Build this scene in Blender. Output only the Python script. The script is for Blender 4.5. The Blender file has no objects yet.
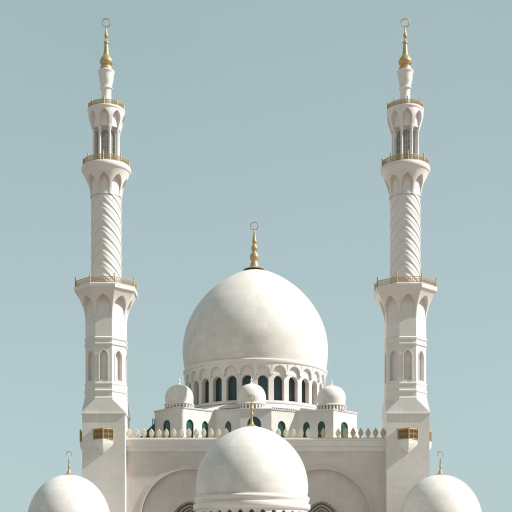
import bpy, bmesh, math, random
from math import sin, cos, tan, pi, atan2, sqrt, acos, radians
from mathutils import Vector
random.seed(7)

# ------------------------------------------------------------------ units
# modelling unit: one unit = 0.2 m.  The camera stands 1150 units in front of
# the minaret axes, its eye 8.5 units (1.7 m) above the plaza.
S = 0.2
D = 1150.0
EYE = 8.5
CX, HOR = 255.75, 585.0

def X(px, Y=0.0): return (px - CX) * (D + Y) / D
def Z(py, Y=0.0): return (HOR - py) * (D + Y) / D + EYE

sc = bpy.context.scene
col = sc.collection

# ------------------------------------------------------------------ materials
def new_mat(name):
    m = bpy.data.materials.new(name); m.use_nodes = True
    nt = m.node_tree; nt.nodes.clear()
    out = nt.nodes.new('ShaderNodeOutputMaterial')
    b = nt.nodes.new('ShaderNodeBsdfPrincipled')
    nt.links.new(b.outputs[0], out.inputs[0])
    return m, nt, b

def N(nt, typ, **kw):
    n = nt.nodes.new(typ)
    for k, v in kw.items(): setattr(n, k, v)
    return n

def mixc(nt, fac, a, b, mode='MIX'):
    m = N(nt, 'ShaderNodeMix', data_type='RGBA', blend_type=mode)
    for sock, val in ((m.inputs[0], fac), (m.inputs[6], a), (m.inputs[7], b)):
        if isinstance(val, bpy.types.NodeSocket): nt.links.new(val, sock)
        elif isinstance(val, (int, float)): sock.default_value = val
        else: sock.default_value = (*val, 1)
    return m.outputs[2]

def rng(nt, val, a, b, c, d):
    r = N(nt, 'ShaderNodeMapRange')
    nt.links.new(val, r.inputs[0])
    for i, v in enumerate((a, b, c, d)): r.inputs[i + 1].default_value = v
    return r.outputs[0]

def noise(nt, vec, scale, detail=4, rough=.6):
    n = N(nt, 'ShaderNodeTexNoise'); n.inputs['Scale'].default_value = scale
    n.inputs['Detail'].default_value = detail; n.inputs['Roughness'].default_value = rough
    nt.links.new(vec, n.inputs['Vector']); return n.outputs['Fac']

def stone(name, ca, cb, rough=.45, brick=None, radial=None, streak=.0, spec=.3, bump=.15):
    """marble: two-tone clouding, fine grain, slab joints (flat or wrapped round an axis), rain streaks"""
    m, nt, b = new_mat(name)
    tc = N(nt, 'ShaderNodeTexCoord'); o = tc.outputs['Object']
    c = mixc(nt, rng(nt, noise(nt, o, .35, 5, .65), .3, .7, 0, 1), ca, cb)
    g = noise(nt, o, 9, 5, .7)
    c = mixc(nt, rng(nt, g, .3, .7, 0, .22), c, tuple(v * .82 for v in ca))
    h = g
    if brick:
        bw, bh, var, mort = brick
        sep = N(nt, 'ShaderNodeSeparateXYZ'); nt.links.new(o, sep.inputs[0])
        cmb = N(nt, 'ShaderNodeCombineXYZ')
        if radial:
            at = N(nt, 'ShaderNodeMath', operation='ARCTAN2')
            nt.links.new(sep.outputs[1], at.inputs[0]); nt.links.new(sep.outputs[0], at.inputs[1])
            mu = N(nt, 'ShaderNodeMath', operation='MULTIPLY'); nt.links.new(at.outputs[0], mu.inputs[0]); mu.inputs[1].default_value = radial
            nt.links.new(mu.outputs[0], cmb.inputs[0])
        else:
            ad = N(nt, 'ShaderNodeMath', operation='ADD'); nt.links.new(sep.outputs[0], ad.inputs[0]); nt.links.new(sep.outputs[1], ad.inputs[1])
            nt.links.new(ad.outputs[0], cmb.inputs[0])
        nt.links.new(sep.outputs[2], cmb.inputs[1])
        bt = N(nt, 'ShaderNodeTexBrick'); nt.links.new(cmb.outputs[0], bt.inputs['Vector'])
        bt.inputs['Color1'].default_value = (0, 0, 0, 1); bt.inputs['Color2'].default_value = (1, 1, 1, 1)
        bt.inputs['Mortar'].default_value = (.5, .5, .5, 1)
        bt.inputs['Scale'].default_value = 1; bt.inputs['Mortar Size'].default_value = .022
        bt.inputs['Brick Width'].default_value = bw; bt.inputs['Row Height'].default_value = bh
        bt.offset = .5; bt.inputs['Mortar Smooth'].default_value = .1
        sp = N(nt, 'ShaderNodeSeparateColor'); nt.links.new(bt.outputs['Color'], sp.inputs[0])
        c2 = mixc(nt, 1.0, c, mixc(nt, sp.outputs[0], tuple(1 - var * t for t in (.8, .9, 1.15)), (1, 1, 1)), 'MULTIPLY')
        c = mixc(nt, rng(nt, bt.outputs['Fac'], 0, 1, 0, mort), c2, tuple(v * .55 for v in ca))
    if streak:
        mp = N(nt, 'ShaderNodeMapping'); mp.inputs['Scale'].default_value = (1.6, 1.6, .06); nt.links.new(o, mp.inputs[0])
        s = rng(nt, noise(nt, mp.outputs[0], 1.3, 4, .6), .5, .8, 0, streak)
        c = mixc(nt, s, c, (ca[0] * .62, ca[1] * .58, ca[2] * .52))
    nt.links.new(c, b.inputs['Base Color'])
    b.inputs['Roughness'].default_value = rough
    b.inputs['Specular IOR Level'].default_value = spec
    bp = N(nt, 'ShaderNodeBump'); bp.inputs['Strength'].default_value = bump; bp.inputs['Distance'].default_value = .03
    nt.links.new(h, bp.inputs['Height']); nt.links.new(bp.outputs[0], b.inputs['Normal'])
    return m

M = {}
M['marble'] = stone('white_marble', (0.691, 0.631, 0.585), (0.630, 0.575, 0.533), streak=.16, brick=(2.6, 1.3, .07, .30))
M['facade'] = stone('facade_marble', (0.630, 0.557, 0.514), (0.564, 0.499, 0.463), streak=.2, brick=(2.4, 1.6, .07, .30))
M['trim'] = stone('trim_marble', (0.705, 0.646, 0.600), (0.639, 0.585, 0.543), streak=.15)
M['dome'] = stone('dome_marble', (0.700, 0.641, 0.600), (0.639, 0.587, 0.548), streak=.10, brick=(2.5, 1.6, .12, .42), radial=16.0)
M['dome_small'] = stone('dome_marble_small', (0.700, 0.641, 0.600), (0.639, 0.587, 0.548), streak=.10, brick=(1.6, .95, .10, .38), radial=10.0)
M['carved'] = stone('carved_stone', (.50, .45, .40), (.40, .36, .32), brick=(.5, .5, .35, .6))
M['merlon_cream'] = stone('cream_merlon_stone', (.80, .71, .56), (.74, .63, .46), bump=.3)
M['merlon_gold'] = stone('gold_merlon_stone', (.60, .47, .30), (.50, .37, .21), rough=.4, bump=.3)
M['paving'] = stone('pale_paving', (.34, .272, .235), (.30, .24, .208), brick=(1.2, 1.2, .1, .4))
M['slate'] = stone('teal_slate', (.10, .15, .165), (.075, .115, .13), brick=(.6, .4, .2, .6))

def gold(name, c, rough, metal):
    m, nt, b = new_mat(name)
    tc = N(nt, 'ShaderNodeTexCoord')
    f = rng(nt, noise(nt, tc.outputs['Object'], 3.5, 5, .7), .35, .7, 0, 1)
    nt.links.new(mixc(nt, f, c, tuple(v * .62 for v in c)), b.inputs['Base Color'])
    b.inputs['Metallic'].default_value = metal
    nt.links.new(rng(nt, f, 0, 1, rough, rough + .2), b.inputs['Roughness'])
    return m
M['gold'] = gold('gilded_metal', (.56, .40, .19), .27, .65)
M['gold_dull'] = gold('dull_gilding', (.46, .32, .15), .5, .35)
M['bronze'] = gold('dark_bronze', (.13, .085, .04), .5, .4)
M['iron'] = gold('dark_iron', (.05, .055, .06), .6, .3)

def glass(name, ca, cb, cc):
    m, nt, b = new_mat(name)
    oi = N(nt, 'ShaderNodeObjectInfo')
    tc = N(nt, 'ShaderNodeTexCoord')
    nz = noise(nt, tc.outputs['Object'], .8, 3, .6)
    r = N(nt, 'ShaderNodeMath', operation='POWER'); nt.links.new(oi.outputs['Random'], r.inputs[0]); r.inputs[1].default_value = 2.2
    c = mixc(nt, r.outputs[0], ca, cb)
    c = mixc(nt, rng(nt, nz, .35, .7, 0, .5), c, cc)
    nt.links.new(c, b.inputs['Base Color'])
    b.inputs['Roughness'].default_value = .14
    b.inputs['Specular IOR Level'].default_value = .45
    return m
M['glass'] = glass('navy_window_glass', (.014, .04, .058), (.022, .075, .085), (.03, .085, .095))
M['glass_green'] = glass('teal_window_glass', (.012, .065, .07), (.04, .19, .15), (.02, .09, .085))
def glass_pale():
    m, nt, b = new_mat('grey_green_lantern_glass')
    tc = N(nt, 'ShaderNodeTexCoord')
    f = rng(nt, noise(nt, tc.outputs['Object'], 1.2, 3, .6), .35, .65, 0, 1)
    nt.links.new(mixc(nt, f, (.16, .20, .18), (.26, .28, .25)), b.inputs['Base Color'])
    b.inputs['Roughness'].default_value = .2
    return m
M['glass_pale'] = glass_pale()

# ------------------------------------------------------------------ mesh builder
class MB:
    def __init__(s): s.v = []; s.f = []
    def add(s, vs, fs):
        o = len(s.v); s.v += [tuple(p) for p in vs]; s.f += [tuple(i + o for i in f) for f in fs]
    def quad(s, a, b, c, d): s.add((a, b, c, d), ((0, 1, 2, 3),))
    def grid(s, rows, closed=False):
        n = len(rows[0]); vs = [p for r in rows for p in r]; fs = []
        for i in range(len(rows) - 1):
            for j in range(n if closed else n - 1):
                k = (j + 1) % n
                fs.append((i * n + j, i * n + k, (i + 1) * n + k, (i + 1) * n + j))
        s.add(vs, fs)
    def lathe(s, prof, n=48, c=(0, 0), phase=0):
        s.grid([[(c[0] + r * cos(phase + 2 * pi * j / n), c[1] + r * sin(phase + 2 * pi * j / n), z) for j in range(n)] for r, z in prof], True)
    def octa(s, prof, c=(0, 0)):          # octagon lathe, face towards -y; prof gives circumradius
        s.lathe(prof, 8, c, pi / 8)
    def disc(s, r, z, n=48, c=(0, 0), phase=0):
        s.add([(c[0] + r * cos(phase + 2 * pi * j / n), c[1] + r * sin(phase + 2 * pi * j / n), z) for j in range(n)], [tuple(range(n))])
    def box(s, c, size, rz=0):
        x, y, z = (d / 2 for d in size); cr, sr = cos(rz), sin(rz)
        P = [(c[0] + a * x * cr - b * y * sr, c[1] + a * x * sr + b * y * cr, c[2] + d * z) for d in (-1, 1) for a, b in ((-1, -1), (1, -1), (1, 1), (-1, 1))]
        s.add(P, [(0, 1, 2, 3), (4, 5, 6, 7), (0, 1, 5, 4), (1, 2, 6, 5), (2, 3, 7, 6), (3, 0, 4, 7)])
    def bar(s, p, q, r, n=6, r2=None):
        p, q = Vector(p), Vector(q); d = (q - p).normalized()
        a = d.orthogonal().normalized(); b = d.cross(a); r2 = r if r2 is None else r2
        rows = [[c + (a * cos(2 * pi * j / n) + b * sin(2 * pi * j / n)) * rr for j in range(n)] for c, rr in ((p, r), (q, r2))]
        s.grid(rows, True); s.add(rows[0], [tuple(range(n))]); s.add(rows[1], [tuple(range(n))])
    def torus(s, c, R, r, a0=0, a1=2 * pi, n=32, m=8, taper=False):   # stands in the xz plane
        rows = []
        full = abs(a1 - a0 - 2 * pi) < 1e-6
        for i in range(n + 1):
            a = a0 + (a1 - a0) * i / n
            rr = r * (sin(pi * i / n) * .75 + .25) if taper else r
            rows.append([(c[0] + (R + rr * cos(2 * pi * j / m)) * cos(a), c[1] + rr * sin(2 * pi * j / m), c[2] + (R + rr * cos(2 * pi * j / m)) * sin(a)) for j in range(m)])
        s.grid(rows, True)
    def prism(s, poly, z0, z1, cap=True):
        n = len(poly)
        s.grid([[(x, y, z) for x, y in poly] for z in (z0, z1)], True)
        if cap:
            s.add([(x, y, z1) for x, y in poly], [tuple(range(n))]); s.add([(x, y, z0) for x, y in poly], [tuple(range(n))])
    def slab(s, outline, y0, y1):         # outline in (x, z), extruded along y
        n = len(outline)
        s.grid([[(x, y, z) for x, z in outline] for y in (y0, y1)], True)
        for y in (y0, y1): s.add([(x, y, z) for x, z in outline], [tuple(range(n))])
    def build(s, name, mat, parent=None, loc=(0, 0, 0), rz=0, sharp=32):
        me = bpy.data.meshes.new(name)
        me.from_pydata([(x * S, y * S, z * S) for x, y, z in s.v], [], s.f)
        bm = bmesh.new(); bm.from_mesh(me)
        bmesh.ops.remove_doubles(bm, verts=bm.verts, dist=.0006)
        bmesh.ops.dissolve_degenerate(bm, edges=bm.edges, dist=.0004)
        bmesh.ops.recalc_face_normals(bm, faces=bm.faces)
        bm.to_mesh(me); bm.free()
        me.polygons.foreach_set('use_smooth', [sharp > 20] * len(me.polygons))
        if sharp > 20: me.set_sharp_from_angle(angle=radians(sharp))
        me.materials.append(mat)
        o = bpy.data.objects.new(name, me); col.objects.link(o)
        o.parent = parent; o.location = tuple(v * S for v in loc); o.rotation_euler.z = rz
        return o

def arch_pts(a, sp, rise, n=8):
    """left to right; rise == a is round, rise > a is pointed"""
    r = (a * a + rise * rise) / (2 * a); t1 = acos(max(-1, (a - r) / r))
    L = [((r - a) + r * cos(pi + (t1 - pi) * i / n), sp + r * sin(pi + (t1 - pi) * i / n)) for i in range(n + 1)]
    return L + [(-x, z) for x, z in reversed(L[:-1])]

def panel(mb, O, I, hw, a, vb, sp, rise, vt, v0=None, n=8, back=True, nv=4, nu=2):
    """wall panel u in [-1,1], v in [v0,vt], pierced by an arch; O, I map (u, v) to outer and inner surfaces"""
    v0 = vb if v0 is None else v0
    au = a / hw
    A = [(x / hw, z) for x, z in arch_pts(a, sp, rise, n)]
    def rect(F, u0, u1, w0, w1, ku=nu, kv=nv):
        mb.grid([[F(u0 + (u1 - u0) * i / ku, w0 + (w1 - w0) * j / kv) for i in range(ku + 1)] for j in range(kv + 1)])
    for w0, w1 in ((v0, sp), (sp, vt)):
        rect(O, -1, -au, w0, w1); rect(O, au, 1, w0, w1)
    if vb > v0: rect(O, -au, au, v0, vb, 4, 1)
    for k in range(nv):
        mb.grid([[O(u, z + (vt - z) * kk / nv) for u, z in A] for kk in (k, k + 1)])
    line = [(-au, vb + (sp - vb) * j / nv) for j in range(nv)] + A + [(au, sp + (vb - sp) * j / nv) for j in range(1, nv + 1)]
    if vb > v0: line.append((-au, vb))
    mb.grid([[O(*p) for p in line], [I(*p) for p in line]])
    if back:
        rect(I, -au, au, vb, sp, 4, nv)
        for (u1, z1), (u2, z2) in zip(A, A[1:]): mb.quad(I(u1, sp), I(u2, sp), I(u2, z2), I(u1, z1))

def oct_map(k, A, n=8, phase=-pi / 2):
    g = phase + k * 2 * pi / n; cg, sg, tt = cos(g), sin(g), tan(pi / n)
    def f(u, v):
        ap = A(v); t = u * ap * tt
        return (ap * cg - t * sg, ap * sg + t * cg, v)
    return f
def cyl_map(k, R, n, phase=-pi / 2):
    def f(u, v):
        g = phase + (k + u / 2) * 2 * pi / n; r = R(v)
        return (r * cos(g), r * sin(g), v)
    return f

def curve(pts, m=6):
    """Catmull-Rom through (r, z)"""
    out = []
    P = [pts[0]] + list(pts) + [pts[-1]]
    for i in range(1, len(P) - 2):
        p0, p1, p2, p3 = P[i - 1:i + 3]
        for j in range(m):
            t = j / m
            out.append(tuple(.5 * (2 * p1[d] + (p2[d] - p0[d]) * t + (2 * p0[d] - 5 * p1[d] + 4 * p2[d] - p3[d]) * t * t + (3 * p1[d] - p0[d] - 3 * p2[d] + p3[d]) * t ** 3) for d in (0, 1)))
    out.append(tuple(pts[-1])); return [(max(r, 0), z) for r, z in out]

def thing(name, label, cat, loc=(0, 0, 0), group=None):
    o = bpy.data.objects.new(name, None); col.objects.link(o)
    o.empty_display_size = .5
    o.location = tuple(v * S for v in loc); o['label'] = label; o['category'] = cat
    if group: o['group'] = group
    return o
def copy_tree(o, parent=None):
    kids = [c for c in bpy.data.objects if c.parent is o]
    c = o.copy(); col.objects.link(c); c.parent = parent
    for k in kids: copy_tree(k, c)
    return c

# ------------------------------------------------------------------ gilded railing
def railing(R, z0, z1, octagon, name_parent):
    mb = MB(); h = z1 - z0
    n = 8 if octagon else 24
    ph = pi / 8 if octagon else -pi / 2
    P = [(R * cos(ph + 2 * pi * j / n), R * sin(ph + 2 * pi * j / n)) for j in range(n)]
    for j in range(n):
        (x0, y0), (x1, y1) = P[j], P[(j + 1) % n]
        if octagon or j % 3 == 0:
            mb.bar((x0, y0, z0), (x0, y0, z1 + h * .12), .55, 6)
            mb.lathe([(0, z1 + h * .42), (.5, z1 + h * .32), (.72, z1 + h * .22), (.5, z1 + h * .12)], 8, (x0, y0))
        for zz, r in ((z0 + h * .10, .30), (z0 + h * .80, .36), (z0 + h * .55, .18)):
            mb.bar((x0, y0, zz), (x1, y1, zz), r, 5)
        m = 11 if octagon else 3
        for k in range(m):
            t0, t1 = k / m, (k + 1) / m
            a = (x0 + (x1 - x0) * t0, y0 + (y1 - y0) * t0); b = (x0 + (x1 - x0) * t1, y0 + (y1 - y0) * t1)
            mb.bar((*a, z0 + h * .1), (*a, z0 + h * .8), .22, 4)
            mb.bar((*a, z0 + h * .1), (*b, z0 + h * .55), .26, 4)
            mb.bar((*b, z0 + h * .1), (*a, z0 + h * .55), .26, 4)
            mb.bar((*a, z0 + h * .55), (*b, z0 + h * .8), .18, 4)
    return mb.build('railing', M['gold_dull'], name_parent, sharp=40)

# ------------------------------------------------------------------ the minaret
AP = cos(pi / 8)
def lerp_tab(tab):
    def f(v):
        for (v0, r0), (v1, r1) in zip(tab, tab[1:]):
            if v <= v1: 
                t = (v - v0) / (v1 - v0); return r0 + (r1 - r0) * max(t, 0)
        return tab[-1][1]
    return f

def flare(zb, zt, rb, rt, p=1.9):
    return lambda v: rb + (rt - rb) * max(0, min(1, (v - zb) / (zt - zb))) ** p

def make_oriel(parent):
    """prow-shaped gilded window box on a white corbel; modelled on the -y face"""
    y0 = -21.0; w = 9.6; pr = 5.0
    zt, zb, zc = Z(428.6, -25), Z(439, -25), Z(453.5, -22)
    br = MB()
    top = [(-w - .3, y0), (0, y0 - pr - .5), (w + .3, y0)]
    lip = zb - 1.1
    br.prism(top, lip, zb, True)
    tip = (0, y0 - .3, zc)
    mid = [(x * .96, y0 + (y - y0) * .94, zb - 5) for x, y in top]
    t3 = [(x * .97, y0 + (y - y0) * .97, lip) for x, y in top]
    for i in (0, 1):
        br.quad(t3[i], t3[i + 1], mid[i + 1], mid[i]); br.add([mid[i], mid[i + 1], tip], [(0, 1, 2)])
    br.add([t3[0], mid[0], tip, mid[2], t3[2]], [(0, 1, 2, 3, 4)])
    body = MB(); body.prism([(-w + .9, y0), (-.4, y0 - pr + 1), (.4, y0 - pr + 1), (w - .9, y0)], zb + .02, zt - .6)
    fr = MB()
    pts = [(-w, y0 - .5), (-w / 2, y0 - pr / 2 - .3), (0, y0 - pr), (w / 2, y0 - pr / 2 - .3), (w, y0 - .5)]
    for i, (x, y) in enumerate(pts):
        fr.bar((x, y, zb), (x, y, zt + (1.0 if i % 2 == 0 else 0)), .62 if i % 2 == 0 else .35, 6)
    fr.lathe([(0, zt + 3.4), (.35, zt + 2.2), (.8, zt + 1.2), (.5, zt + .6)], 8, (0, y0 - pr))
    for (xa, ya), (xb, yb) in zip(pts, pts[1:]):
        for zz, r in ((zb + .4, .45), (zt - .35, .6), ((zb + zt) / 2, .25)):
            fr.bar((xa, ya, zz), (xb, yb, zz), r, 6)
        for k in range(3):
            t0, t1 = k / 3, (k + 1) / 3
            pa = (xa + (xb - xa) * t0, ya + (yb - ya) * t0); pb = (xa + (xb - xa) * t1, ya + (yb - ya) * t1)
            fr.bar((*pa, zb), (*pa, zt - .5), .2, 4)
            for j in range(4):
                za, zc_ = zb + (zt - zb) * j / 4, zb + (zt - zb) * (j + 1) / 4
                fr.bar((*pa, za), (*pb, zc_), .18, 4); fr.bar((*pb, za), (*pa, zc_), .18, 4)
    roof = [(-w - .4, y0), (0, y0 - pr - .7), (w + .4, y0)]
    fr.prism(roof, zt - .2, zt + .5)
    o = fr.build('oriel_window', M['gold_dull'], parent)
    body.build('pane', M['bronze'], o)
    br.build('corbel', M['trim'], o)
    return o

def make_minaret(loc, label):
    root = thing('minaret', label, 'minaret', loc, 'pair of minarets at the ends of the hall facade')
    # --- square base with moulded cap
    b = MB(); h = 21.0
    def sq(k): return [(-k, -k), (k, -k), (k, k), (-k, k)]
    zc = Z(415.2)
    b.prism(sq(h), 0, zc - 2.4, False)
    rows = [(h, zc - 2.4), (h + .9, zc - 1.9), (h + .9, zc - .3), (h + .5, zc)]
    b.grid([[(x, y, z) for x, y in sq(k)] for k, z in rows], True)
    # spur roof from square to octagon
    R = 22.6; zo = Z(402.5)
    octv = [(R * cos(pi / 8 + j * pi / 4), R * sin(pi / 8 + j * pi / 4)) for j in range(8)]
    k = h + .5
    corner = {(1, 1): (k, k), (-1, 1): (-k, k), (-1, -1): (-k, -k), (1, -1): (k, -k)}
    for j in range(8):
        p, q = octv[j], octv[(j + 1) % 8]
        mx, my = p[0] + q[0], p[1] + q[1]
        if abs(mx) > 1 and abs(my) > 1:
            c = corner[(1 if mx > 0 else -1, 1 if my > 0 else -1)]
            b.add([(*p, zo), (*q, zo), (*c, zc)], [(0, 1, 2)])
        else:
            if abs(mx) < 1: s_ = 1 if my > 0 else -1; c1, c2 = corner[(1 if p[0] > 0 else -1, s_)], corner[(1 if q[0] > 0 else -1, s_)]
            else: s_ = 1 if mx > 0 else -1; c1, c2 = corner[(s_, 1 if p[1] > 0 else -1)], corner[(s_, 1 if q[1] > 0 else -1)]
            b.quad((*p, zo), (*q, zo), (*c2, zc), (*c1, zc))
    b.build('base', M['marble'], root, sharp=20)
    # --- octagonal panelled shaft
    o = MB(); R0 = 21.3
    prof = [(22.6, Z(402.5)), (22.6, Z(400.8)), (21.9, Z(399.8)), (21.9, Z(395.4)), (22.5, Z(394.6)), (22.5, Z(393.2)), (21.7, Z(392.2)), (21.7, Z(388)), (22.1, Z(387.3)), (22.1, Z(386)), (R0, Z(385.2))]
    o.octa(prof)
    z0, z1 = Z(385.2), Z(349)
    for kf in range(8):
        a = R0 * AP
        panel(o, oct_map(kf, lambda v: a), oct_map(kf, lambda v: a - 3.0), a * tan(pi / 8), 3.9, Z(383), Z(360), 6.6, z1, z0, back=True, nv=1)
    o.octa([(R0, Z(349)), (22.2, Z(348.4)), (22.2, Z(347)), (21.6, Z(346.2)), (21.6, Z(343.4)), (22.3, Z(342.8)), (22.3, Z(341.3)), (R0, Z(340.4)), (R0, Z(296))])
    o.build('octagonal_shaft', M['marble'], root, sharp=20)
    # niche surrounds
    fr = MB()
    for kf in range(8):
        a = R0 * AP; f = oct_map(kf, lambda v: a + .45); g = oct_map(kf, lambda v: a - .2); hw = a * tan(pi / 8)
        inn = [(-3.9, Z(383))] + arch_pts(3.9, Z(360), 6.6, 6) + [(3.9, Z(383))]
        out = [(-4.8, Z(383))] + arch_pts(4.8, Z(360), 7.9, 6) + [(4.8, Z(383))]
        rows = [[g(x / hw, z) for x, z in inn], [f(x / hw, z) for x, z in inn], [f(x / hw, z) for x, z in out], [g(x / hw, z) for x, z in out]]
        fr.grid(rows)
    fr.build('niche_surround', M['trim'], root, sharp=25)
    # --- lower balcony (octagonal)
    c = MB(); zb, zt = Z(320.5), Z(295.2)
    Aout = flare(zb, zt, 21.6 * AP, 31.2 * AP, 1.75)
    for kf in range(8):
        hw = 25.5 * AP * tan(pi / 8)
        panel(c, oct_map(kf, Aout), oct_map(kf, lambda v: 21.25 * AP), hw, hw * .84, zb, Z(312.5), 12.6, zt, n=8, back=False, nv=5)
    c.octa([(31.2, zt), (32.3, Z(294.6)), (32.6, Z(293.6)), (32.6, Z(290.8)), (32.0, Z(290.2)), (20, Z(290.2))])
    bal = c.build('lower_balcony', M['marble'], root, sharp=24)
    railing(31.4, Z(290.2), Z(283.0), True, bal)
    # --- chevron-ribbed shaft
    t = MB(); Rs = 15.3; slope = .86 * Rs; pitch = 11.6; zb, zt = Z(291), Z(190); nth = 96
    th0 = -pi / 2 - .19
    def wgt(th):
        d = (th - th0 + pi) % (2 * pi) - pi
        return d
    for kk in range(-1, 18):
        sub = [(0, 0), (.22, .05), (.48, .12), (.5, .5), (.52, .52), (.75, .7), (1, 1)]
        rows = []
        for tt in (0, .02, .12, .30, .495, .505, .62, .80, .985, 1):
            row = []
            for j in range(nth):
                th = 2 * pi * j / nth + th0
                d = wgt(th); w = 1 / (1 + math.exp(-d * 14))          # 1 on the long falling side, 0 on the short side
                z = zb + (kk + tt) * pitch - abs(d) * slope + 8
                big = .68 * (1 - tt) if tt > .01 else 0
                f2 = (tt * 2) % 1 if tt < .999 else 1
                small = .6 * (1 - f2) if .02 < tt < .999 else 0
                r = Rs - .75 + w * (big + small * .55) + (1 - w) * small
                row.append((r * cos(th), r * sin(th), max(zb, min(zt, z))))
            rows.append(row)
        t.grid(rows, True)
    t.build('ribbed_shaft', M['trim'], root, sharp=24)
    # --- middle balcony (round)
    c = MB(); zb, zt = Z(198.5), Z(173.2)
    Rout = flare(zb, zt, 15.9, 23.7, 1.7)
    for kf in range(8):
        hw = 19 * pi / 8
        panel(c, cyl_map(kf, Rout, 8), cyl_map(kf, lambda v: 15.5, 8), hw, hw * .84, zb, Z(189.5), 10.6, zt, n=8, back=False, nv=5, nu=4)
    c.lathe([(15.5, zb), (15.5, zt)], 64)
    c.lathe([(20, zt - .3), (23.9, zt - .25), (24.4, Z(172.6)), (24.8, Z(171.4)), (24.6, Z(169.6)), (24.2, Z(168.4)), (23.9, Z(168)), (8, Z(168))], 64)
    bal = c.build('middle_balcony', M['marble'], root, sharp=30)
    railing(23.0, Z(168), Z(161.3), False, bal)
    # --- open lantern: core and eight columns
    l = MB(); l.octa([(9.6, Z(168)), (9.6, Z(164)), (9.4, Z(163.4)), (9.4, Z(130)), (9.6, Z(128)), (9.6, Z(112))])
    core = l.build('lantern_core', M['marble'], root, sharp=20)
    g = MB()
    for kf in range(8):
        a = 9.4 * AP; f = oct_map(kf, lambda v: a + .05); hw = a * tan(pi / 8)
        pts = [(-3.45, Z(163.2))] + arch_pts(3.45, Z(136.6), 3.8, 6) + [(3.45, Z(163.2))]
        g.add([f(x / hw, z) for x, z in pts], [tuple(range(len(pts)))])
    g.build('pane', M['glass_pale'], core)
    g = MB()
    for kf in range(8):
        a = 9.4 * AP; f = oct_map(kf, lambda v: a + .4); hw = a * tan(pi / 8)
        for x in (-3.3, -1.1, 1.1, 3.3): g.bar(f(x / hw, Z(162)), f(x / hw, Z(137 - (abs(x) < 2) * 2)), .17, 4)
        for py in (162, 155.5, 149, 142.5): g.bar(f(-3.3 / hw, Z(py)), f(3.3 / hw, Z(py)), .15, 4)
    g.build('grille', M['trim'], core)
    cm = MB(); cz0, cz1 = Z(168), Z(131)
    cm.lathe([(2.1, cz0), (2.1, cz0 + 2.2), (1.3, cz0 + 3), (1.25, cz1 - 3), (1.7, cz1 - 2), (2.0, cz1), (0, cz1)], 14)
    for kf in range(8):
        g_ = -pi / 2 + (kf + .5) * pi / 4
        if kf == 0: c0 = cm.build('column', M['trim'], root); c0.location = (12.6 * S * cos(g_), 12.6 * S * sin(g_), 0)
        else:
            c1 = c0.copy(); col.objects.link(c1); c1.location = (12.6 * S * cos(g_), 12.6 * S * sin(g_), 0)
    # --- crown gallery
    c = MB(); zb, zt = Z(131.6), Z(113)
    Rout = lerp_tab([(zb, 14.5), (Z(129.4), 14.9), (Z(126), 16.2), (Z(121), 17.5), (Z(117), 18.0), (zt, 18.0)])
    for kf in range(8):
        hw = 17 * pi / 8
        panel(c, cyl_map(kf, Rout, 8), cyl_map(kf, lambda v: 13.6, 8), hw, hw * .74, zb, Z(123.6), 8.6, zt, n=8, back=False, nv=5, nu=4)
    c.lathe([(13.6, Z(130.4)), (13.6, zt)], 64)
    c.lathe([(13.6, Z(130.4)), (8, Z(130.4))], 64)
    c.lathe([(14, zt - .3), (18.2, zt - .25), (18.6, Z(112.6)), (18.7, Z(111.6)), (18.4, Z(110.9)), (4, Z(110.9))], 64)
    cr = c.build('crown_gallery', M['trim'], root, sharp=30)
    railing(17.6, Z(110.9), Z(105.2), False, cr)
    # --- white vase and gilded finial
    v = MB(); pr = [(7.4, 71), (8.3, 71.6), (8.4, 72.6), (7.7, 73.8), (7.3, 75.5), (7.2, 79), (6.3, 83.5), (5.3, 86.6), (5.3, 87.4), (6.3, 88), (6.4, 89.2), (5.1, 90.4), (4.8, 94), (4.9, 99), (5.6, 105), (6, 111)]
    v.lathe([(0, Z(70.6))] + [(r, Z(p)) for r, p in pr], 40)
    v.build('vase_pedestal', M['trim'], root)
    f = MB(); pr = [(0, 27), (.5, 27.1), (.6, 30), (.95, 32.4), (1.7, 34.6), (2.0, 36), (1.7, 37.4), (.95, 38.4), (.9, 40), (1.5, 41), (2.45, 42.3), (2.6, 43.4), (1.75, 44.8), (2.0, 46), (2.55, 52), (3.1, 55.3), (5.0, 58.2), (6.4, 60.8), (6.6, 62.6), (5.9, 64.4), (4.6, 65.8), (4.6, 66.4), (5.9, 67.4), (6.2, 69), (5.9, 70.6), (0, 70.6)]
    f.lathe(curve([(r, Z(p)) for r, p in pr], 3), 28)
    f.torus((0, 0, Z(22.8)), 4.1, .55)
    f.build('finial', M['gold'], root)
    return root

min_l = make_minaret((X(106.3), 0, 0), 'tall white minaret left of the great dome, with gilded balcony rails')
min_r = copy_tree(min_l); min_r.location.x = X(405.2) * S
min_r['label'] = 'tall white minaret right of the great dome, with gilded balcony rails'
for root, outer in ((min_l, -pi / 2), (min_r, pi / 2)):
    a = make_oriel(root)
    b = copy_tree(a, root); b.rotation_euler.z = outer
    b = copy_tree(a, root); b.rotation_euler.z = pi

# ------------------------------------------------------------------ domes and finials
def dome_mesh(parent, name, loc, prof, k, z_eq, squash, mat, n=96):
    """prof: (r, py) at the axis; k scales to the axis depth; heights above z_eq are squashed to undo the low viewpoint"""
    pts = []
    for r, py in prof:
        z = (HOR - py) * k + EYE; ze = (HOR - z_eq) * k + EYE
        if z > ze: z = ze + (z - ze) * squash
        pts.append((r * k, z))
    b = MB(); b.lathe(curve(pts, 5), n)
    o = b.build(name, mat, parent, loc, sharp=60)
    return o, pts[-1][1]

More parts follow.
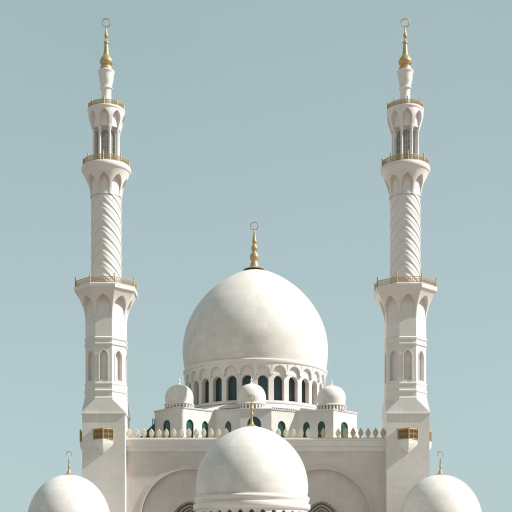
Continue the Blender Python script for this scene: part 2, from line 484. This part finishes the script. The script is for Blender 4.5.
def finial(parent, z, parts, ring, name='finial', loc=(0, 0), crescent=False):
    b = MB(); b.lathe(curve([(r, z + h) for r, h in parts], 4), 24)
    rz, R, t = ring
    if crescent: b.torus((0, 0, z + rz), R, t, radians(-60), radians(240), 28, taper=True)
    else: b.torus((0, 0, z + rz), R, t)
    return b.build(name, M['gold'], parent, (*loc, 0))

# ------------------------------------------------------------------ the prayer hall
hall = thing('mosque_hall', 'white marble mosque hall with great dome between the two minarets', 'mosque', (0, 0, 0))
FY = -8.0                                   # facade plane
xL, xR = X(126.6), X(385.4)
ztop = Z(438.8, FY)
fw = MB()
def fO(cx, hw, y): return lambda u, v: (cx + u * hw, y, v)
bays = (X(189.7, FY), X(321.8, FY))
zwall = Z(451.5, FY)
mid = (bays[0] + bays[1]) / 2
for cx, x0, x1 in ((bays[0], xL, mid), (bays[1], mid, xR)):
    hwL, hwR = cx - x0, x1 - cx
    def mapu(u, v, y, cx=cx, a=hwL, b=hwR): return (cx + (u * a if u < 0 else u * b), y, v)
    hw = min(hwL, hwR)
    # symmetric centre strip plus a filler at the wider side
    panel(fw, lambda u, v, cx=cx, hw=hw: (cx + u * hw, FY, v), lambda u, v, cx=cx, hw=hw: (cx + u * hw, FY + 4.5, v), hw, 48.5, 2.0, Z(518.5, FY), 48.9, zwall, 0, n=24, back=False, nv=1)
    if hwL > hw: fw.quad((x0, FY, 0), (cx - hw, FY, 0), (cx - hw, FY, zwall), (x0, FY, zwall))
    if hwR > hw: fw.quad((cx + hw, FY, 0), (x1, FY, 0), (x1, FY, zwall), (cx + hw, FY, zwall))
    # recessed wall inside with the inner arch
    panel(fw, lambda u, v, cx=cx: (cx + u * 50, FY + 4.5, v), lambda u, v, cx=cx: (cx + u * 50, FY + 11, v), 50, 18.5, 2.0, Z(523, FY), 22, Z(469, FY) + 1, 0, n=16, back=False, nv=1)
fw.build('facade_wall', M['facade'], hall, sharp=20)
# hall volume behind the facade: side and back walls, roof
hv = MB(); Yb = 330
roof_z = ztop - 6
hv.quad((xL, FY, 0), (xL, Yb, 0), (xL, Yb, ztop), (xL, FY, ztop)); hv.quad((xR, FY, 0), (xR, Yb, 0), (xR, Yb, ztop), (xR, FY, ztop)); hv.quad((xL, Yb, 0), (xR, Yb, 0), (xR, Yb, ztop), (xL, Yb, ztop))
hv.quad((xL, FY + 4.6, zwall), (xR, FY + 4.6, zwall), (xR, FY + 4.6, ztop), (xL, FY + 4.6, ztop))
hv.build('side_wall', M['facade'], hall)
rf = MB(); rf.quad((xL + .1, FY + 1, roof_z), (xR - .1, FY + 1, roof_z), (xR - .1, Yb - .1, roof_z), (xL + .1, Yb - .1, roof_z)); rf.build('roof', M['trim'], hall)
for cx in bays:
    # archivolt bands
    for a, sp, rise, w, y, nm in ((48.5, Z(518.5, FY), 48.9, 4.2, FY, 'archivolt'), (18.5, Z(523, FY), 22, 2.6, FY + 4.5, 'archivolt')):
        b = MB(); n = 24 if a > 30 else 14
        inn = [(-a, 2)] + arch_pts(a, sp, rise, n) + [(a, 2)]
        out = [(-a - w, 2)] + arch_pts(a + w, sp, rise + w * 1.02, n) + [(a + w, 2)]
        m1 = [(p[0] * .6 + q[0] * .4, p[1] * .6 + q[1] * .4) for p, q in zip(inn, out)]
        b.grid([[(cx + x, yy, z) for x, z in L] for L, yy in ((inn, y + .3), (inn, y - .9), (m1, y - .9), (m1, y - .45), (out, y - .45), (out, y + .2))])
        b.build(nm, M['facade'], hall, sharp=25)
    # carved screen deep in the inner arch: stepped ribs
    b = MB()
    inn = [(-18.6, 1)] + arch_pts(18.6, Z(523, FY), 22.1, 14) + [(18.6, 1)]
    b.add([(cx + x, FY + 10.9, z) for x, z in inn], [tuple(range(len(inn)))])
    for i in range(5):
        s_ = 1 - .17 * i
        L = [(x * s_, 1 + (z - 1) * (1 - .035 * i)) for x, z in inn]; L2 = [(x * (s_ - .1), 1 + (z - 1) * (1 - .035 * i - .02)) for x, z in inn]
        b.grid([[(cx + x, y, z) for x, z in P] for P, y in ((L, FY + 10.8), (L, FY + 6.6 + i * .7), (L2, FY + 6.6 + i * .7), (L2, FY + 10.8))])
    b.build('carved_screen', M['carved'], hall, sharp=25)
# cornice
cn = MB(); y = FY
prof = [(y, Z(451.6, FY)), (y - 1.2, Z(451.2, FY)), (y - 1.5, Z(447, FY)), (y - 3.0, Z(446.2, FY)), (y - 3.2, Z(441.2, FY)), (y - 3.9, Z(440.6, FY)), (y - 3.9, Z(439.2, FY)), (y - 3.4, ztop), (FY + 4, ztop), (FY + 4, roof_z)]
cn.grid([[(x, yy, z) for x in (xL, xR)] for yy, z in prof])
cn.build('cornice', M['trim'], hall, sharp=20)
pl = MB(); pl.box(((xL + xR) / 2, FY - 1.6, ztop + .45), (xR - xL, 2.8, .9)); pl.build('parapet_plinth', M['facade'], hall)
# merlons
def merlon_mesh(half, name, mat):
    b = MB(); full = half + [(-x, z) for x, z in reversed(half) if x > 0]
    b.slab(full, -.9, .9)
    cz = half[len(half) // 2][1]
    for s_, yy in ((.62, 1.35), (.28, 1.7)):
        f2 = [(x * s_, cz + (z - cz) * s_) for x, z in full]
        b.slab(f2, -yy, yy)
    o = b.build(name, mat, hall, sharp=25)
    g = MB()
    P = [(0, cz + 2.6), (1.35, cz), (0, cz - 2.6), (-1.35, cz)]
    for a, c in zip(P, P[1:] + P[:1]): g.bar((a[0], -1.5, a[1]), (c[0], -1.5, c[1]), .24, 5)
    g.build('ornament', mat, o)
    return o
leaf = [(1.5, 0), (1.55, .9), (2.4, 2.2), (2.95, 4.2), (2.8, 6.3), (2.0, 8.0), (1.0, 9.2), (0, 10.6)]
diam = [(1.1, 0), (1.2, .7), (2.2, 3.0), (3.0, 5.2), (2.0, 7.6), (.9, 9.6), (0, 10.8)]
protoA = merlon_mesh(leaf, 'merlon', M['merlon_cream']); protoB = merlon_mesh(diam, 'merlon', M['merlon_gold'])
protoB['label'] = 'golden diamond-shaped merlon'; protoC = merlon_mesh(diam, 'merlon', M['merlon_cream'])
used = set(); n_m = 35
for i in range(n_m):
    px = 129.4 + i * (382.8 - 129.4) / (n_m - 1)
    p = protoA if i < 25 else (protoB if i >= 29 or i == 26 else protoC)
    if p.name in used: o = copy_tree(p, hall)
    else: o = p; used.add(p.name)
    o.location = (X(px, FY) * S, (FY - 1.6) * S, (ztop + .7) * S)
    k = random.uniform(.95, 1.04); o.scale = (random.uniform(.88, .95), 1, k * .94)

# --- stepped upper block below the great dome
CY = 150.0                                   # axis of the great dome
CXD = X(255.3, CY)
bz = Z(408.4, 48)                            # roof level
plan_l = [(15.6, 48), (41, 62), (77.6, 33), (101, 66)]
plan_r = [(15.6, 48), (41, 62), (77.6, 50), (101, 78)]
def P2(sx, sy): return (sx * (D + sy) / D, sy)
right = [P2(*p) for p in plan_r]; left = [P2(-x, y) for x, y in plan_l]
front = list(reversed(left)) + right
poly = front + [(right[-1][0], 250), (left[-1][0], 250)]
# arched window, origin at the sill centre, facing -y
WIN_H = 16.8
def make_window(parent, A, H, R):
    b = MB(); pts = [(-A, 0)] + arch_pts(A, H, R, 8) + [(A, 0)]
    inn = [(-A + .5, .5)] + arch_pts(A - .5, H, R - .6, 8) + [(A - .5, .5)]
    b.grid([[(x, yy, z) for x, z in L] for L, yy in ((pts, 0), (inn, 0), (inn, .6))])
    b.box((0, .3, .25), (2 * A, .6, .5))
    f = b.build('window', M['bronze'], parent)
    g = MB(); g.add([(x, .5, z) for x, z in pts], [tuple(range(len(pts)))])
    g.build('pane', M['glass_green'], f)
    q = MB(); m = 3 if A < 6 else 5
    for i in range(1, m):
        x = -A + 2 * A * i / m; q.bar((x, .3, .4), (x, .3, H + R * (1 - abs(x) / A) * .9), .13, 4)
    for i in range(1, 6): q.bar((-A + .4, .3, i * 3.4), (A - .4, .3, i * 3.4), .11, 4)
    q.build('glazing_bar', M['bronze'], f)
    return f
ub = MB(); zs = Z(441, 45)
centres = {0: [(166.6, 7.2)], 1: [(190.0, 7.2), (205.2, 6.4)], 2: [(228.2, 6.2)], 3: [(254.2, 13.6)], 4: [(281.7, 7.6)], 5: [(306.4, 6.6), (321.4, 7.2)], 6: [(344.5, 7.2)]}
for i in range(len(front) - 1):
    p, q = Vector(front[i]), Vector(front[i + 1]); L = (q - p).length; t = (q - p) / L; nrm = Vector((-t.y, t.x))   # inward
    if nrm.y < 0: nrm = -nrm
    ws = []
    for px, wpx in centres[i]:
        mx = (px - CX) / D                       # (p.x + t.x s) = mx (D + p.y + t.y s)
        sol = lambda m: (m * (D + p.y) - p.x) / (t.x - m * t.y)
        ws.append((sol(mx), (sol((px + wpx / 2 - CX) / D) - sol((px - wpx / 2 - CX) / D)) / 2))
    edges = [0] + [(a[0] + b[0]) / 2 for a, b in zip(ws, ws[1:])] + [L]
    for ci, (cc, wa_) in enumerate(ws):
        e0, e1 = edges[ci], edges[ci + 1]; hw = 2 * wa_
        H_ = WIN_H + (1.0 if i == 3 else 0); R_ = 5.4 if i != 3 else 8.2
        def mp(off, cc=cc, e0=e0, e1=e1, hw=hw, wa_=wa_):
            def f(u, v):
                if abs(u) <= .5001: s_ = u * hw
                else: s_ = (wa_ + (u - .5) * 2 * (e1 - cc - wa_)) if u > 0 else -(wa_ + (-u - .5) * 2 * (cc - e0 - wa_))
                return (p.x + t.x * (cc + s_) + nrm.x * off, p.y + t.y * (cc + s_) + nrm.y * off, v)
            return f
        panel(ub, mp(0), mp(1.7), hw, wa_, zs, zs + H_, R_, bz - 1.6, roof_z - 1, n=8, back=False, nv=1)
        pos = p + t * cc + nrm * 1.0
        w = make_window(hall, wa_ + .05, H_, R_)
        w.location = (pos.x * S, pos.y * S, zs * S); w.rotation_euler.z = atan2(t.y, t.x)
for a, b_ in ((poly[len(front) - 1], poly[len(front)]), (poly[-2], poly[-1]), (poly[-1], poly[0])):
    ub.quad((*a, roof_z - 1), (*b_, roof_z - 1), (*b_, bz - 1.6), (*a, bz - 1.6))
ub.build('upper_block', M['marble'], hall, sharp=20)
# coping of the block: thin projecting slab following the plan
cp = MB()
cen = Vector((0, 150))
def grow(k):
    out = []
    n = len(poly)
    for i in range(n):
        a, b_, c = Vector(poly[i - 1]), Vector(poly[i]), Vector(poly[(i + 1) % n])
        d1, d2 = (b_ - a).normalized(), (c - b_).normalized()
        n1, n2 = Vector((d1.y, -d1.x)), Vector((d2.y, -d2.x))
        m = (n1 + n2); m = m / max(m.length_squared / 2, .4)
        out.append(tuple(b_ + m * k))
    return out
g0, g1, g2 = grow(0), grow(.7), grow(1.0)
cp.grid([[(*p, z) for p in G] for G, z in ((g0, bz - 1.6), (g1, bz - 1.4), (g1, bz - .7), (g2, bz - .6), (g2, bz))], True)
cp.add([(*p, bz) for p in g2], [tuple(range(len(g2)))])
cp.build('coping', M['trim'], hall, sharp=20)
# dentils beneath the coping of the two inner faces
for i in (2, 4):
    dn = MB()
    p, q = Vector(front[i]), Vector(front[i + 1]); L = (q - p).length; t = (q - p) / L
    for k in range(12):
        c = p + t * (L * (k + .5) / 12)
        dn.box((c.x, c.y - .6, bz + .6), (1.2, 1.2, 1.0), atan2(t.y, t.x))
    a_, b_ = p + t * .3, q
    dn.bar((a_.x, a_.y - .2, bz + .1), (b_.x, b_.y - .2, bz + .1), .25, 4)
    dn.build('dentil_band', M['iron'], hall)
# iron downpipes at the outer corners
dp = MB()
for x in (left[-1][0] - .6, left[-1][0] - 2.3):
    dp.bar((x, 65, roof_z), (x, 65, Z(418.5, 65)), .36, 8)
dp.bar((left[-1][0] - 2.4, 65, Z(421, 65)), (left[-1][0] + .6, 65.6, Z(421, 65)), .3, 6)
dp.build('downpipe', M['iron'], hall)
# lean-to roofs at both sides of the block
lt = MB(); Yf = 80
xa, xb = X(122, Yf), left[-1][0] + .5; za = roof_z; zb_ = Z(421.3, Yf)
lt.add([(xa, Yf, za), (xb, Yf, za), (xb, Yf, zb_), (xa, 240, za), (xb, 240, za), (xb, 240, zb_)], [(0, 1, 2), (3, 4, 5), (0, 2, 5, 3)])
o = lt.build('lean_to_roof', M['slate'], hall); o['label'] = 'dark teal slate lean-to roof'
lt = MB(); xa, xb = X(388, Yf), right[-1][0] - .5; zb_ = Z(420.6, Yf)
lt.add([(xa, 150, za), (xb, 34, za), (xb, 110, zb_), (xb, 240, zb_), (xa, 240, za)], [(0, 1, 2), (0, 2, 3, 4)])
o = lt.build('lean_to_roof', M['trim'], hall); o['label'] = 'white stone lean-to roof'

# --- corner domes of the block
def corner_dome(px, Y, r, py_top, py_ring):
    k = (D + Y) / D; x = X(px, Y); zb0 = bz
    zr = Z(py_ring, Y)
    prof = [(r * .94, 407.5), (r * .965, 405), (r * .985, 402), (r, 398.5), (r * .985, 395.5), (r * .90, 391.4), (r * .76, 388.1), (r * .55, 385.6), (r * .30, 384.2), (r * .12, 383.5), (0, 383.0)]
    prof = [(a, py_top + (b - 383) * (402 - py_top) / 19.0) for a, b in prof]
    o, za = dome_mesh(hall, 'corner_dome', (x, Y, 0), prof, k, 398, .98, M['dome_small'], 48)
    b = MB(); q = r * k
    b.lathe([(q * .78, zb0 - .5), (q * .78, zr - 1.2), (q * 1.03, zr - 1.0), (q * 1.07, zr - .3), (q * 1.03, zr + .6), (q * .97, zr + .7)], 48)
    for i in range(26):
        a = 2 * pi * i / 26
        b.box((q * .93 * cos(a), q * .93 * sin(a), (zb0 + zr) / 2 - .4), (q * .2, 1.7, max(zr - zb0 - 1.6, 1)), a)
    b.build('corbel_ring', M['trim'], o)
    f = MB(); f.lathe(curve([(2.6, za - .35), (1.5, za + .5), (.7, za + 1.6), (1.0, za + 2.6), (1.2, za + 3.4), (.6, za + 4.6), (.3, za + 6), (0, za + 7.2)], 3), 14)
    f.build('finial', M['trim'], o)
    return o
corner_dome(179.3, 51, 14.2, 384, 404.9)
corner_dome(251.4, 65, 14.6, 383, 404.9)
corner_dome(331.4, 68, 14.3, 385, 406.2)

# --- drum of the great dome
kD = (D + CY) / D
def zf(py): return (HOR - py) * 1222.0 / D + EYE      # heights read on the front of the drum
drum = MB(); NW = 28; Rw = 77.0; ph = -pi / 2 + pi / NW
W0, WS, WT = zf(399.6), zf(380.0), zf(372.4)
wa = .67 * Rw * pi / NW
for k in range(NW):
    panel(drum, cyl_map(k, lambda v: Rw, NW, ph), cyl_map(k, lambda v: Rw - 6.2, NW, ph), Rw * pi / NW, wa, W0, WS, wa * 1.02, WT, zf(402.8), n=8, back=False, nv=1, nu=2)
drum.lathe([(Rw, zf(402.9)), (Rw + 1.6, zf(402.8)), (Rw + 1.8, zf(401.2)), (Rw + .8, zf(400.6)), (Rw, zf(400.5))], 112)
dr = drum.build('drum', M['marble'], hall, (CXD, CY, 0), sharp=30)
# scalloped band
sb = MB(); Rb = 79.4; B0, BT = zf(373.6), zf(362.2); ba = .80 * Rb * pi / NW
for k in range(NW):
    panel(sb, cyl_map(k, lambda v: Rb + .8 * (v - B0) / (BT - B0), NW, ph), cyl_map(k, lambda v: Rw + .15, NW, ph), Rb * pi / NW, ba, B0, zf(371.6), ba * 1.02, BT, n=10, back=True, nv=1)
    # little pendant below each pier
    g = ph + (k + .5) * 2 * pi / NW
    sb.lathe([(0, B0 - 2.0), (.7, B0 - 1.2), (1.2, B0)], 8, (78.4 * cos(g), 78.4 * sin(g)))
sb.lathe([(Rb + .8, BT), (81.0, zf(361.8)), (81.4, zf(361.0)), (81.4, zf(359.2)), (80.6, zf(358.4)), (78.5, zf(358.2))], 112)
sb.build('scalloped_band', M['trim'], dr, sharp=30)
# windows: curved pane and frame rotated about the drum axis
b = MB(); Rg = Rw - 5.6
pts = [(-wa - .1, W0)] + arch_pts(wa + .1, WS, wa * 1.04, 8) + [(wa + .1, W0)]
inn = [(-wa * .82, W0 + .9)] + arch_pts(wa * .82, WS, wa * .84, 8) + [(wa * .82, W0 + .9)]
b.grid([[(x, y, z) for x, z in L] for L, y in ((pts, -Rg), (inn, -Rg), (inn, -Rg + .8))])
b.box((0, -Rg + .3, W0 + .45), (2 * wa, .6, .9))
w0 = b.build('window', M['bronze'], dr, (0, 0, 0)); 
g = MB(); g.add([(x, -Rg + .6, z) for x, z in pts], [tuple(range(len(pts)))]); g.build('pane', M['glass'], w0)
q = MB()
for x in (-wa / 3, wa / 3): q.bar((x, -Rg + .4, W0 + .8), (x, -Rg + .4, WS + wa * .85), .17, 4)
for i in range(1, 5): q.bar((-wa * .85, -Rg + .4, W0 + i * (WS - W0) / 4), (wa * .85, -Rg + .4, W0 + i * (WS - W0) / 4), .15, 4)
q.build('glazing_bar', M['bronze'], w0)
for k in range(NW):
    w = w0 if k == 0 else copy_tree(w0, dr)
    w.rotation_euler.z = (k + .5) * 2 * pi / NW
# inner backing and skirt
b = MB(); b.lathe([(Rw - 6.3, zf(403)), (Rw - 6.3, zf(371))], 112); 
b.build('drum_lining', M['carved'], dr)
b = MB(); b.lathe([(Rw + .2, zf(402.9)), (99, bz + .8), (99.6, bz + .4), (99.6, bz + .02)], 112)
b.build('skirt_roof', M['trim'], dr, sharp=30)
# the great dome
def crown_curve(R, eq, top, a, b, n=34):
    """smooth slightly pointed crown: r = R (1 - t^a)^(1/b) from the equator up"""
    out = []
    for i in range(n + 1):
        t = sin(pi / 2 * i / n) ** 1.0
        out.append((R * max(0, 1 - t ** a) ** (1 / b), eq + (top - eq) * t))
    return out
prof = [(69.2, 376), (70.7, 370), (72.0, 361), (72.4, 355)] + crown_curve(72.5, 351, 267.4, 1.95, 1.6)
gd, zap = dome_mesh(hall, 'great_dome', (CXD, CY, 0), prof, kD, 351, .968, M['dome'], 160)
gd['label'] = 'great pale marble dome'
zq = Z(268.6, CY)
fp_ = [(0, -2.2), (11.6, -2.2), (12.6, -2.0), (12.3, -1.5), (9, .1), (5.6, 1.8), (4.4, 5.4), (3.4, 8), (4.3, 9.8), (5.1, 12.5), (4.6, 15.4), (2.9, 17.8), (2.2, 19.2), (3.2, 20.9), (3.8, 23), (3.0, 25.5), (1.7, 27.1), (2.2, 28.8), (2.6, 30.7), (2.0, 33.2), (1.3, 37.4), (.8, 43), (0, 43.4)]
finial(gd, zq, fp_, (48.2, 4.3, .55), loc=(-1.0, 0))

# ------------------------------------------------------------------ domed pavilions before the hall
def pavilion(label, px, Y, prof, z_eq, squash, dm, drum_r, z_ring, half, fin, group=None, crescent=False):
    k = (D + Y) / D
    root = thing('domed_pavilion', label, 'pavilion', (X(px, Y), Y, 0), group)
    o, za = dome_mesh(root, 'dome', (0, 0, 0), prof, k, z_eq, squash, dm, 112)
    q = drum_r * k
    b = MB(); z1 = (HOR - z_ring) * k + EYE
    ring = []
    for dz, dr_ in ((0, -.5), (.4, 1.2), (-.6, 2.4), (-2.0, 2.8), (-3.6, 2.4), (-4.6, 1.4), (-6.8, 1.5), (-7.6, 3.2), (-9.2, 3.4), (-11.2, 3.4), (-12.9, 2.6), (-13.6, .8)):
        ring.append((q + dr_ * k, z1 + dz * k))
    b.lathe(ring, 112)
    b.build('ring_moulding', M['trim'], o, sharp=50)
    d = MB(); n = 32; zt, zb = z1 - 13.6 * k, z1 - 34 * k
    hw = (q + .8) * pi / n
    for i in range(n):
        panel(d, cyl_map(i, lambda v: q + .8 * k, n), cyl_map(i, lambda v: q - 2.0, n), hw, hw * .46, zb + 6, zt - 1.2 - hw * .6, hw * .56, zt, zb, n=6, back=False, nv=1)
    d.lathe([(q + .8 * k, zb), (q + 4, zb - .5), (q + 4, zb - 3), (q + 1, zb - 4)], 112)
    dd = d.build('drum', M['marble'], root, sharp=30)
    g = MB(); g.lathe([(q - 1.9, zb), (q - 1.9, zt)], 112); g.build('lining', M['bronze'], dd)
    w = MB(); H = zb - 3.5
    for f in range(4):
        a = f * pi / 2; ca, sa = cos(a), sin(a)
        def mp(off): return lambda u, v: ((u * (half - off * 0)) * ca - (-(half - off)) * sa, (u * half) * sa + (-(half - off)) * ca, v)
        aw = min(half * .55, H * .42)
        panel(w, mp(0), mp(4), half, aw, .1, H * .42, min(aw * 1.2, H * .42), H - 4, 0, n=12, back=True, nv=1)
    sqp = lambda k_: [(-k_, -k_), (k_, -k_), (k_, k_), (-k_, k_)]
    w.grid([[(*p, z) for p in sqp(kk)] for kk, z in ((half, H - 4), (half + 1.5, H - 3.4), (half + 1.5, H))], True)
    w.add([(*p, H) for p in sqp(half + 1.5)], [(0, 1, 2, 3)])
    w.build('walls', M['marble'], root, sharp=20)
    finial(o, za, fin[0], fin[1], crescent=crescent)
    return root
fp = [(52.0, 506), (54.6, 500.5), (55.9, 494)] + crown_curve(56.2, 489, 425.4, 2.12, 1.7)
pavilion('white domed pavilion in front of the hall, below the great dome', 251.8, -120, fp, 488, .985, M['dome'], 55.2, 497.6, 62,
         ([(0, -.8), (5.6, -1.0), (5.6, -.3), (3.4, .8), (2.0, 2.2), (1.3, 4), (1.0, 7), (1.1, 9), (1.5, 10.2), (1.5, 11.4), (.95, 12.4), (1.0, 14), (1.6, 15.4), (1.4, 16.8), (.7, 18), (.5, 22.6), (0, 22.8)], (25.3, 2.5, .36)))
sp_ = [(38.5, 536), (40.6, 531), (41.6, 524), (41.4, 517), (40.2, 510.5), (37.8, 503), (34.0, 495), (29.4, 488.6), (23.6, 482.8), (16.5, 478.2), (8.2, 475.3), (0, 474.2)]
sf = ([(0, -.6), (5.0, -.8), (5.0, -.2), (3.0, .7), (1.8, 2), (1.3, 3.4), (.8, 5), (.9, 7), (1.25, 8), (.8, 9), (.6, 13), (.4, 15.6), (0, 16)], (19.2, 2.6, .42))
pavilion('white domed pavilion in front of the left minaret', 69.0, -70, sp_, 524, .99, M['dome_small'], 40.8, 530.5, 45, sf, 'small domed pavilions beside the minarets', True)
pavilion('white domed pavilion in front of the right minaret', 440.4, -70, sp_, 524, .99, M['dome_small'], 40.8, 530.5, 45, sf, 'small domed pavilions beside the minarets', True)

# ------------------------------------------------------------------ ground
g = MB(); G = 16000
g.quad((-G, -G, 0), (G, -G, 0), (G, G, 0), (-G, G, 0))
o = g.build('ground', M['paving']); o['kind'] = 'structure'

# ------------------------------------------------------------------ sun, sky, camera
sd = Vector((.735, -.07, .66)).normalized()
L = bpy.data.lights.new('sun', 'SUN'); L.energy = 4.8; L.angle = radians(.53); L.color = (.99, 1, .965)
so = bpy.data.objects.new('sun', L); col.objects.link(so); so.rotation_euler = sd.to_track_quat('Z', 'Y').to_euler(); so.location = (60, -60, 120)
w = bpy.data.worlds.new('World'); sc.world = w; w.use_nodes = True
nt = w.node_tree; nt.nodes.clear()
out = N(nt, 'ShaderNodeOutputWorld'); bg = N(nt, 'ShaderNodeBackground'); nt.links.new(bg.outputs[0], out.inputs[0])
sky = N(nt, 'ShaderNodeTexSky', sky_type='NISHITA'); sky.sun_disc = False
sky.sun_elevation = math.asin(sd.z); sky.sun_rotation = atan2(sd.x, sd.y)
sky.air_density = 1.0; sky.dust_density = 1.6; sky.ozone_density = 1.0
hs = N(nt, 'ShaderNodeHueSaturation'); hs.inputs['Saturation'].default_value = .5; nt.links.new(sky.outputs[0], hs.inputs['Color'])
tint = mixc(nt, 1.0, hs.outputs[0], (.86, 1.04, .98), 'MULTIPLY')
tcw = N(nt, 'ShaderNodeTexCoord')
sepw = N(nt, 'ShaderNodeSeparateXYZ'); nt.links.new(tcw.outputs['Generated'], sepw.inputs[0])
veil = mixc(nt, rng(nt, sepw.outputs[2], .04, .46, 0, 1), (3.80, 4.76, 4.90), (2.86, 3.84, 3.95))
veil = mixc(nt, rng(nt, noise(nt, tcw.outputs['Generated'], 4.5, 5, .55), .38, .66, 0, .5), veil, mixc(nt, rng(nt, sepw.outputs[2], .04, .46, 0, 1), (3.45, 4.55, 4.65), (3.35, 4.15, 4.35)))
tint = mixc(nt, .8, tint, veil)
nt.links.new(tint, bg.inputs['Color']); bg.inputs['Strength'].default_value = .0757

cam = bpy.data.cameras.new('camera'); co = bpy.data.objects.new('camera', cam); col.objects.link(co)
co.location = (0, -D * S, EYE * S); co.rotation_euler = (pi / 2, 0, 0)
cam.sensor_width = 36; cam.sensor_fit = 'HORIZONTAL'; cam.lens = 36 * D / 512
cam.shift_x = (256 - CX) / 512; cam.shift_y = (HOR - 256) / 512
cam.clip_start = .5; cam.clip_end = 8000
sc.camera = co
sc.render.resolution_x = sc.render.resolution_y = 1024
sc.view_settings.view_transform = 'Standard'; sc.view_settings.look = 'None'
sc.view_settings.exposure = .8; sc.view_settings.gamma = 1; sc.view_settings.use_curve_mapping = False
